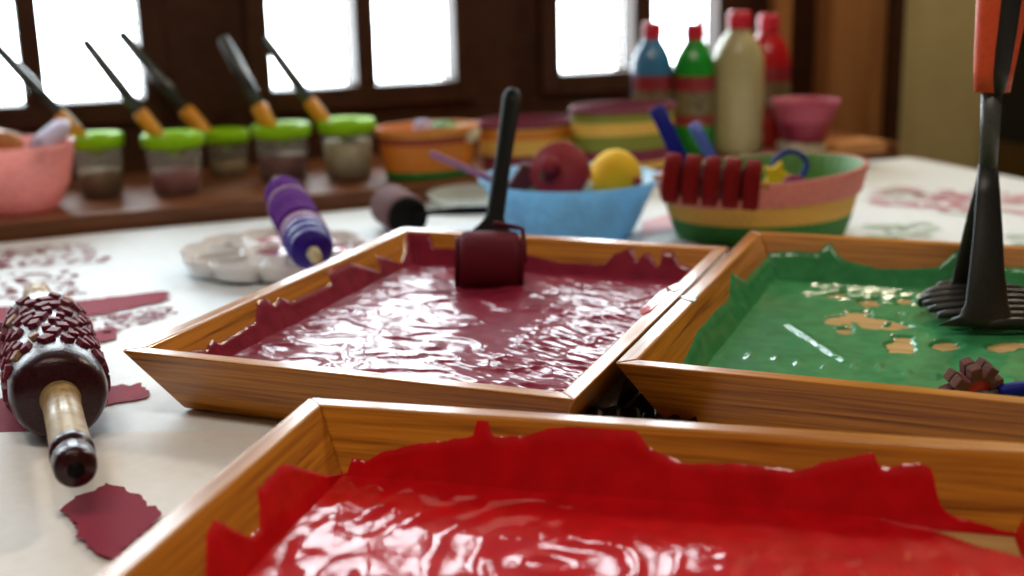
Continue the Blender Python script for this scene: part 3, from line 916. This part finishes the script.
MB().lathe([(.004, -.02), (.004, .004), (.0005, .0045)], 16).build('stem', 'amber', o)
q = aty(776, 176, 1.25)
mb = MB(); vs = []; n = 10
for zz in (-.004, .004):
    for k in range(n):
        r = .016 if k % 2 == 0 else .009
        vs.append(q + Vector((r * math.cos(2 * PI * k / n), zz, r * math.sin(2 * PI * k / n))))
mb.add(vs, [list(range(n))[::-1], list(range(n, 2 * n))] + [(k, (k + 1) % n, n + (k + 1) % n, n + k) for k in range(n)], 0, False)
o = mb.build('star_stamp', 'yellow', None, bevel=.002); tag(o, 'yellow star-shaped stamp beside the blue loop cutter', 'stamp')
q = aty(815, 186, 1.24)
o = MB().box((0, 0, 0), (.026, .02, .007), 0, Matrix.Rotation(.15, 3, 'Y')).build('foam_pad', 'white_plastic', None, bevel=.002); o.location = q
tag(o, 'small white pad lying at the right inside the striped basket', 'pad')

# ------------------------------------------------------------------ masher standing in the green tray
cx_ = at(988, 316, .014)
ms = thing('masher', 'black nylon masher with an orange and black grip standing in the green paint', 'masher', (cx_.x, cx_.y, .0115), 0)
pl = MB()
EX, EY = .047, .044
NR = 8
for k in range(NR):
    y = -EY + 2 * EY * (k + .5) / NR
    hw_ = EX * math.sqrt(max(0, 1 - (y / EY) ** 2)) * (1 if 0 < k < NR - 1 else 1.15)
    pts = [Vector((-hw_ + 2 * hw_ * t / 12, y - .004 * (1 - ((t - 6) / 6) ** 2) * .6, .0105 + y * .13 + .004 * (1 - ((t - 6) / 6) ** 2))) for t in range(13)]
    pl.tube(pts, [(.0036 if 0 < t < 12 else .0022, .0033) for t in range(13)], 10, flat=(0, 0, 1))
ring = [Vector((EX * math.cos(2 * PI * k / 48), EY * math.sin(2 * PI * k / 48), .0090 + .13 * EY * math.sin(2 * PI * k / 48))) for k in range(49)]
pl.tube(ring[2:23], [(.0038, .0034)] * 21, 10, flat=(0, 0, 1))
pl.build('slotted_head', 'black_nylon', ms)
inv_ms = Vector((cx_.x, cx_.y, .0115))
yb = cx_.y
fpts = [aty(985, 328, yb - .040), aty(986, 318, yb - .039), aty(987, 305, yb - .037), aty(987, 270, yb - .028), aty(988, 230, yb - .017), aty(988, 195, yb - .007), aty(988, 165, yb)]
fw = [(.0035, .034), (.0035, .019), (.004, .0155), (.004, .0125), (.004, .0105), (.004, .0088), (.0045, .007)]
MB().tube(fpts, fw, 20, flat=(0, -1, .35)).build('leg', 'black_nylon', ms, True)
rpts = [aty(962, 292, yb + .034), aty(965, 284, yb + .033), aty(968, 262, yb + .028), aty(976, 215, yb + .014), aty(984, 175, yb + .002)]
MB().tube(rpts, [(.0035, .016), (.0035, .011), (.004, .009), (.004, .0065), (.004, .005)], 18, flat=(0, -1, -.35)).build('leg', 'black_nylon', ms, True)
spts = [aty(988, 168, yb), aty(990, 130, yb), aty(992, 86, yb)]
MB().tube(spts, [(.0055, .0062), (.006, .0068), (.0065, .0072)], 20, flat=(0, -1, 0)).build('stem', 'grey_nylon', ms, True)
gpts = [aty(992, 92, yb), aty(994, 70, yb), aty(999, 30, yb), aty(1003, -5, yb), aty(1009, -60, yb), aty(1014, -110, yb), aty(1016, -120, yb)]
gw = [(.008, .0125), (.009, .0142), (.0105, .0165), (.011, .018), (.011, .018), (.009, .015), (.004, .008)]
MB().tube(gpts, gw, 28, flat=(0, -1, 0)).build('grip', 'orange', ms, True)
ginl = [p + Vector((.002, -.0088 if i > 0 else -.006, 0)) for i, p in enumerate(gpts)]
MB().tube(ginl, [(.003, .0045), (.003, .0058), (.0035, .0072), (.0035, .008), (.0035, .008), (.003, .006), (.002, .003)], 18, flat=(0, -1, 0)).build('grip_inlay', 'black_nylon', ms, True)

# ------------------------------------------------------------------ toothed foam roller near the front of the green tray
gc = at(972, 386, .026)
tw = thing('toothed_roller', 'small brown toothed foam wheel with a blue handle in the green tray front', 'roller', (gc.x, gc.y, .0115), 0)
axv = Vector((.25, -.9, -.25)).normalized(); X = axv.to_track_quat('Z', 'Y').to_matrix()
gc = at(971, 387, .029)
MB().rod(gc - axv * .006, gc + axv * .006, [(0, .0092), (.1, .0098), (.9, .0098), (1, .0092)], 28).build('hub', 'red_hub', tw, True)
for k in range(8):
    th = 2 * PI * (k + .35) / 8
    Rm = X @ Matrix.Rotation(th, 3, 'Z')
    c = gc + X @ Vector((.0125 * math.cos(th), .0125 * math.sin(th), 0))
    tm = MB()
    tm.box(c - X @ Vector((0, 0, .0035)), (.0095, .0070, .0062), 0, Rm); tm.box(c + X @ Vector((0, 0, .0035)), (.0095, .0070, .0062), 0, Rm)
    tm.box(c, (.0080, .0056, .008), 1, Rm)
    tm.build('tooth', ['teeth', 'green_smear'], tw, True, bevel=.0008)
h0 = gc + Vector((.014, -.004, -.002)); h1 = h0 + Vector((.085, .012, .004))
MB().tube([gc + axv * .005, gc + axv * .008 + Vector((.006, 0, 0)), h0], [.002, .002, .002], 10).build('wire', 'grey_nylon', tw, True)
MB().tube([h0, h0.lerp(h1, .04), h0.lerp(h1, .4), h0.lerp(h1, .95), h1], [.003, .0045, .0052, .005, .003], 18).build('handle', 'royal_blue', tw, True)

# black utensil, enlarged to fill and darken the shaded gap between the trays
u0 = at(600, 428, .006); u1 = at(668, 402, .006)
gt = thing('scraper', 'black ribbed plastic scraper enlarged to darken the shaded gap between the three trays', 'scraper', (*u0.lerp(u1, .5).xy, 0), 0)
gq = [at(u, v, .005) for u, v in ((585, 440), (612, 398), (650, 398), (690, 440))]
gm = MB()
gd = (gq[3] - gq[0]).normalized(); ge = Vector((-gd.y, gd.x, 0))
gn = gq[0].lerp(gq[3], .5)
gm.grid(lambda i, j: gn + gd * (-.036 + .072 * i / 36) + ge * (.055 * j / 16 - .004) + Vector((0, 0, .0022 * math.cos(i * PI / 3) * (1 if 1 < j < 15 else .4) + .002)), 37, 17)
gm.build('ribbed_blade', 'black_gloss', gt, True)
MB().tube([gn + ge * .048, gn + ge * .075 + Vector((0, 0, .002)), gn + ge * .13 + gd * .008 + Vector((0, 0, .003))], [(.003, .012), (.003, .008), (.003, .007)], 16, flat=(0, 0, 1)).build('handle', 'black_gloss', gt, True)

# ------------------------------------------------------------------ things on the sill


def sill(u, v, dz=0): return at(u, v, SILL + dz)


def bof(p): return (p - O).dot(E2)


def paintcup(u, v, w_px, h_px, paint_m, level, label):
    p = sill(u, v)
    sc_ = F_PX / ((p - EYE).dot(ray(512, 288).normalized()))
    R1 = w_px / sc_ / 2; Hh = h_px / sc_
    R1 *= .93; R0 = R1 * .84; Hh *= .93
    p = p + Vector((0, R0 * .9, 0))
    t = thing('paint_cup', label, 'cup', (p.x, p.y, SILL), 0, 'lidded paint cups on the sill')
    MB().lathe([(.0005, .0006), (R0 * .95, .0006), (R0, .003), (R1 * .97, Hh - .008), (R1 * .94, Hh - .008), (R0 * .96, .003), (.0005, .002)], 40).build('body', 'cup', t)
    zl = .003 + (Hh - .012) * level
    MB().lathe([(.0005, .0026), (R0 * .93, .0026), (R0 * .93 + (R1 * .93 - R0 * .93) * level, zl), (.0005, zl)], 36).build('paint_fill', paint_m, t)
    MB().lathe([(R1 * .98, Hh - .016), (R1 * 1.06, Hh - .014), (R1 * 1.08, Hh - .003), (R1 * 1.0, Hh), (R1 * .5, Hh - .003), (R1 * .22, Hh - .028), (R1 * .2, Hh - .028), (R1 * .46, Hh - .007), (R1 * .96, Hh - .009)], 44).build('lid', 'lime', t)
    return t, Vector((p.x, p.y, SILL + Hh))


def brush(tipu, botu, cup_top, label, r=.0042):
    y0 = cup_top.y
    b = aty(botu[0], botu[1], y0); a = aty(tipu[0], tipu[1], y0 + .02)
    dn = (b - a).normalized()
    t = thing('paint_brush', label, 'brush', b, 0, 'brushes standing in the paint cups')
    MB().tube([a, a.lerp(b, .03), a.lerp(b, .5), a.lerp(b, .80)], [r * .6, r * .85, r * 1.0, r * 1.0], 16).build('handle', 'brush_handle', t, True)
    MB().tube([a.lerp(b, .78), a.lerp(b, .81), b, b + dn * .008], [r * 1.05, r * 1.2, r * 1.2, r * 1.0], 16).build('grip', 'ferrule', t, True)
    MB().tube([b + dn * .007, b + dn * .02, b + dn * .03], [r * .95, r * .9, r * .3], 14).build('bristles', 'handle_wood', t, True)
    return t


cups = [
    ((96, 199), 54, 68, 'p_brown', .45, 'lime-lidded paint cup of brown paint beside the pink bowl', ((-6, 44), (78, 134)), 'dark paint brush in the cup of brown paint, leaning left'),
    ((172, 197), 62, 66, 'p_maroon', .42, 'lime-lidded cup with maroon paint, second from the pink bowl', ((84, 40), (155, 132)), 'thin paint brush in the cup of maroon paint'),
    ((226, 178), 46, 50, 'p_mid', .35, 'lime-lidded cup set further back, just right of the maroon paint cup', ((120, 32), (203, 131)), 'thick dark paint brush leaning over the maroon paint cup'),
    ((281, 184), 60, 62, 'p_plum', .5, 'lime-lidded cup of plum paint behind the purple roller', ((222, 37), (268, 124)), 'dark paint brush in the cup behind the purple roller'),
    ((347, 181), 58, 64, 'p_white', .7, 'lime-lidded cup of cream paint beside the orange basket', ((264, 38), (322, 118)), 'slim paint brush in the cup of cream paint beside the orange basket'),
]
for k, (uv, w, h, pm, lv, lab, (tu, bu), blab) in enumerate(cups):
    t, top = paintcup(uv[0], uv[1], w, h, pm, lv, lab)
    brush(tu, bu, top, blab, .0088 if k in (2, 3) else .0075)

# pink bowl at the far left with things across its rim
p = sill(8, 217); p += Vector((0, .045, 0))
pk = thing('bowl', 'translucent pink plastic bowl at the far left of the sill', 'bowl', (p.x, p.y, SILL), 0)
MB().lathe([(.0005, .001), (.036, .001), (.041, .004), (.054, .030), (.0605, .062), (.0625, .076), (.0635, .076), (.0635, .073), (.0595, .060), (.052, .030), (.039, .005), (.0005, .0035)], 64).build('body', 'pink_bowl', pk)
a, b = aty(36, 148, p.y - .03), aty(62, 127, p.y + .03)
o = thing('roller', 'white and lilac roller lying on the pink bowl', 'roller', a.lerp(b, .5) - Vector((0, 0, .012)), 0)
MB().rod(a, b, [(0, .009), (.1, .011), (.9, .011), (1, .009)], 28).build('sleeve', 'lilac', o, True)
dv = (b - a).normalized()
MB().rod(b, b + dv * .012, [(0, .0055), (1, .005)], 16).build('end_peg', 'white_plastic', o, True)
q = aty(6, 141, p.y)
o = MB().lathe([(.0005, .012), (.012, .010), (.018, .002), (.016, -.008), (.0005, -.012)], 28, 1.1, .8, X=Matrix.Rotation(.3, 3, 'Y')).build('sponge', 'amber'); o.location = q
tag(o, 'amber sponge lying in the pink bowl', 'sponge')


def wicker(name, label, u, v, wpx, hpx, bands, lin_m, ell=.7, flare=.84):
    """bands = [(fraction, material)] from the bottom up"""
    p = sill(u, v); sc_ = F_PX / ((p - EYE).dot(ray(512, 288).normalized()))
    R = wpx / sc_ / 2; Hh = hpx / sc_
    p = p + Vector((0, R * ell * flare, 0))
    t = thing(name, label, 'basket', (p.x, p.y, SILL), WA, 'painted wicker baskets on the sill')
    ms_ = [m for _, m in bands]
    N = 24; prof = [(.001, .001)]; mis = [0]
    for k in range(N + 1):
        f = k / N; prof.append((R * (flare + (1 - flare) * f), .001 + Hh * f))
        i = 0
        for j, (fr_, _) in enumerate(bands):
            if f <= fr_ + 1e-6: i = j; break
        mis.append(i)
    MB().lathe(prof, 160, 1, ell, 0, mis[1:len(prof)], lambda a, z: .012 * math.cos(a * 40) * (1 if int(z / .005) % 2 else -1)).build('body', ms_, t)
    MB().lathe([(R * 1.01, Hh - .004), (R * 1.035, Hh), (R * 1.02, Hh + .004), (R * .98, Hh + .004), (R * .96, Hh), (R * (flare - .06), .006), (.001, .005)], 96, 1, ell, 0, None, lambda a, z: .008 * math.cos(a * 48)).build('lining', lin_m, t)
    return t, p, R, Hh


t, p, R, Hh = wicker('basket', 'orange wicker basket with a green foot beside the cream paint cup', 427, 181, 104, 49, [(.2, 'bk_dgreen'), (.72, 'bk_orange'), (.9, 'bk_brick'), (1, 'bk_yellow')], 'bk_orange')
q = aty(423, 128, p.y - .01)
o = MB().lathe([(.0005, .011), (.008, .0095), (.0125, .002), (.011, -.006), (.0005, -.010)], 24).build('ball', ['lilac']); o.location = q
tag(o, 'lilac foam ball in the orange basket', 'ball')
q = aty(421, 135, p.y - .025)
o = MB().lathe([(.0005, .006), (.007, .005), (.009, -.001), (.006, -.006), (.0005, -.007)], 20).build('bead', 'navy'); o.location = q
tag(o, 'navy bead under the lilac ball in the orange basket', 'bead')
for (u, v, mt, nm, lab) in ((443, 130, 'mint', 'sponge', 'mint green sponge in the orange basket'), (464, 133, 'ivory', 'sponge', 'ivory sponge at the right in the orange basket')):
    q = aty(u, v, p.y)
    o = MB().lathe([(.0005, .012), (.012, .010), (.019, .002), (.016, -.010), (.0005, -.014)], 28, 1, .8, wob=lambda a, z: .12 * math.sin(3 * a + z * 120) + .06 * math.sin(7 * a)).build(nm, mt); o.location = q
    tag(o, lab, 'sponge')
wicker('basket', 'yellow wicker basket with a maroon lining, behind the black roller handle', 528, 172, 104, 46, [(.2, 'bk_brick'), (.35, 'bk_maroon'), (.7, 'bk_yellow'), (.9, 'bk_orange'), (1, 'bk_yellow')], 'bk_maroon', .7, .9)
wicker('basket', 'olive and yellow wicker basket with maroon lining, in front of the blue bottle', 626, 172, 112, 61, [(.15, 'bk_yellow'), (.34, 'bk_maroon'), (.62, 'bk_olive'), (.8, 'bk_yellow'), (1, 'bk_olive')], 'bk_maroon', .6, .92)


def bottle(u, v0, vtop, wpx, bm_, label, lab=True, dy=0.0, back=.0):
    p = sill(u, v0) + Vector((0, back, 0)); sc_ = F_PX / ((p - EYE).dot(ray(512, 288).normalized()))
    R = wpx / sc_ / 2
    topz = aty(u, vtop, p.y).z; Hh = topz - SILL
    x = aty(u, (v0 + vtop) / 2, p.y).x
    t = thing('paint_bottle', label, 'bottle', (x, p.y, SILL), 0, 'paint bottles by the window')
    cap = Hh * .12
    MB().lathe([(.0005, .0008), (R * .9, .0008), (R, .005), (R, Hh * .62), (R * .97, Hh * .68), (R * .86, Hh * .75), (R * .64, Hh * .82), (R * .46, Hh * .86), (R * .40, Hh - cap * .9), (.0005, Hh - cap * .9)], 44).build('body', bm_, t)
    MB().lathe([(R * .46, Hh - cap), (R * .48, Hh - cap * .5), (R * .44, Hh - cap * .1), (R * .38, Hh), (.0005, Hh)], 36, wob=lambda a, z: .02 * math.cos(18 * a)).build('cap', 'cap_red', t)
    if lab:
        lo, hi = Hh * .24, Hh * .61
        # label sheet around the front of the bottle
        lb = MB()
        lb.grid(lambda i, j: Vector(((R + .0006) * math.cos(-PI * .92 + PI * .84 * i / 24), (R + .0006) * math.sin(-PI * .92 + PI * .84 * i / 24), lo + (hi - lo) * j / 10)), 25, 11)
        for i in range(len(lb.f)):
            j = i % 10
            lb.mi[i] = 0 if j < 2 or j > 6 else 1
        lb.build('label', ['label_red', 'label_tan'], t)
    return t


bottle(652, 160, 22, 41, 'btl_blue', 'blue paint bottle with a red cap, leftmost bottle by the window', True, 0, .05)
bottle(694, 160, 23, 42, 'btl_green', 'green paint bottle with a red cap beside the blue bottle', True, 0, .05)
bottle(738, 156, 11, 50, 'btl_cream', 'cream paint bottle with a red cap, standing foremost of the four', False, 0, .03)
bottle(767, 150, 14, 44, 'btl_red', 'red paint bottle half hidden behind the cream bottle', True, 0, .05)

# rose bowl on a cream tub at the right end of the sill
p = sill(812, 158) + Vector((0, .05, 0))
o = thing('tub', 'low cream tub under the rose bowl at the right end of the sill', 'tub', (p.x, p.y, SILL), 0)
zt = aty(812, 141, p.y).z
MB().lathe([(.0005, .0008), (.030, .0008), (.032, .003), (.034, zt - SILL - .001), (.0325, zt - SILL - .001), (.030, .004), (.0005, .003)], 40).build('body', 'cream_pl', o)
MB().lathe([(.0345, zt - SILL - .007), (.0355, zt - SILL - .006), (.0355, zt - SILL - .002), (.0345, zt - SILL - .0015)], 40).build('rim', 'cream_pl', o)
o = thing('bowl', 'rose pink plastic bowl stacked on the cream tub by the red bottle', 'bowl', (p.x, p.y, zt), 0)
hb2 = aty(812, 99, p.y).z - zt
MB().lathe([(.0005, .0005), (.026, .0005), (.029, .003), (.036, hb2 * .5), (.0365, hb2 * .52)], 44).build('body', 'rose_dark', o)
MB().lathe([(.0365, hb2 * .5), (.042, hb2 * .8), (.046, hb2), (.0445, hb2), (.040, hb2 * .8), (.034, hb2 * .48), (.027, .005), (.0005, .004)], 44).build('rim', 'rose', o)
a = sill(836, 158); b = sill(874, 152)
mid = a.lerp(b, .5) + Vector((0, .02, 0))
o = MB().box((0, 0, .009), ((b - a).length, .05, .016)).build('wood_block', 'amber', None, bevel=.003); o.location = (mid.x, mid.y, SILL); o.rotation_euler = (0, 0, WA)
tag(o, 'small amber wooden block at the right end of the sill', 'block')

# dark cabinet against the olive wall at the far right
a0, _ = onwall(1006, 100, WB - .05)
cb = thing('cabinet', 'dark fronted brown cabinet against the olive wall at the right edge', 'cabinet', wp(a0 + .35, WB - .16, FLOOR_Z), WA)
zt = onwall(1010, 26, WB - .3)[1]; zm = onwall(1015, 172, WB - .3)[1]
Hc, Hm = zt - FLOOR_Z, zm - FLOOR_Z
MB().box((0, 0, Hm / 2), (.70, .28, Hm)).build('base_unit', 'cab_brown', cb, bevel=.004)
MB().box((0, .03, (Hm + Hc) / 2), (.70, .22, Hc - Hm)).build('upper_unit', 'cab_dark', cb, bevel=.004)
for sx in (-.175, .175):
    d_ = MB().box((sx, -.083, (Hm + Hc) / 2), (.335, .006, Hc - Hm - .02)).build('door', 'cab_dark', cb, bevel=.002)
    MB().lathe([(.0005, .014), (.007, .012), (.008, .006), (.004, 0)], 20, X=Matrix.Rotation(PI / 2, 3, 'X'), c=(sx - .14 * (1 if sx > 0 else -1), -.086, (Hm + Hc) / 2)).build('knob', 'grey_nylon', d_)

# ------------------------------------------------------------------ light
W = bpy.data.worlds.new('World'); S.world = W; W.use_nodes = True
bg = W.node_tree.nodes['Background']; bg.inputs[0].default_value = (.84, .93, 1.0, 1); bg.inputs[1].default_value = 12.0
for k, (x0, x1, _) in enumerate(wins):
    l = bpy.data.lights.new('window_portal', 'AREA'); l.shape = 'RECTANGLE'; l.size = x1 - x0; l.size_y = PZ1 - PZ0; l.cycles.is_portal = True
    o = bpy.data.objects.new('window_portal', l); C.objects.link(o)
    o.location = wp((x0 + x1) / 2, WB + .028, (PZ0 + PZ1) / 2)
    o.rotation_euler = (E2 * -1).to_track_quat('-Z', 'Y').to_euler()


def lamp(name, loc, aim, power, size, col):
    l = bpy.data.lights.new(name, 'AREA'); l.shape = 'DISK'; l.size = size; l.energy = power; l.color = col
    o = bpy.data.objects.new(name, l); C.objects.link(o); o.location = loc
    o.rotation_euler = (Vector(aim) - Vector(loc)).to_track_quat('-Z', 'Y').to_euler(); return o


lamp('added_glint_lamp', (.98, 1.95, 1.30), (.35, .8, 0), 9, .22, (1, .86, .64))  # unseen warm source, added for glints on the green paint
lamp('ceiling_fill_lamp', (.15, -.05, 1.80), (.2, .9, 0), 7, .4, (1, .90, .76))  # unseen overhead fill, added to brighten upright faces turned to the camera
lamp('ceiling_fill_lamp', (-.6, .25, 1.78), (-.1, .6, 0), 5, .35, (1, .88, .72))

# ------------------------------------------------------------------ camera object
cd = bpy.data.cameras.new('camera'); cam = bpy.data.objects.new('camera', cd); C.objects.link(cam)
R_ = (ray(513, 288) - ray(512, 288)).normalized(); D_ = (ray(512, 289) - ray(512, 288)).normalized(); F_ = ray(512, 288).normalized()
cam.matrix_world = Matrix(((R_.x, -D_.x, -F_.x, 0), (R_.y, -D_.y, -F_.y, 0), (R_.z, -D_.z, -F_.z, CAM_H), (0, 0, 0, 1)))
cd.sensor_fit = 'HORIZONTAL'; cd.sensor_width = 36; cd.lens = F_PX / 1024 * 36
cd.clip_start = .01
cd.dof.use_dof = True; cd.dof.focus_distance = .76
cd.dof.aperture_fstop = cd.lens / 1000 / .0102
S.camera = cam
S.view_settings.view_transform = 'Standard'; S.view_settings.look = 'None'; S.view_settings.gamma = 1
S.view_settings.use_curve_mapping = False; S.view_settings.exposure = .33
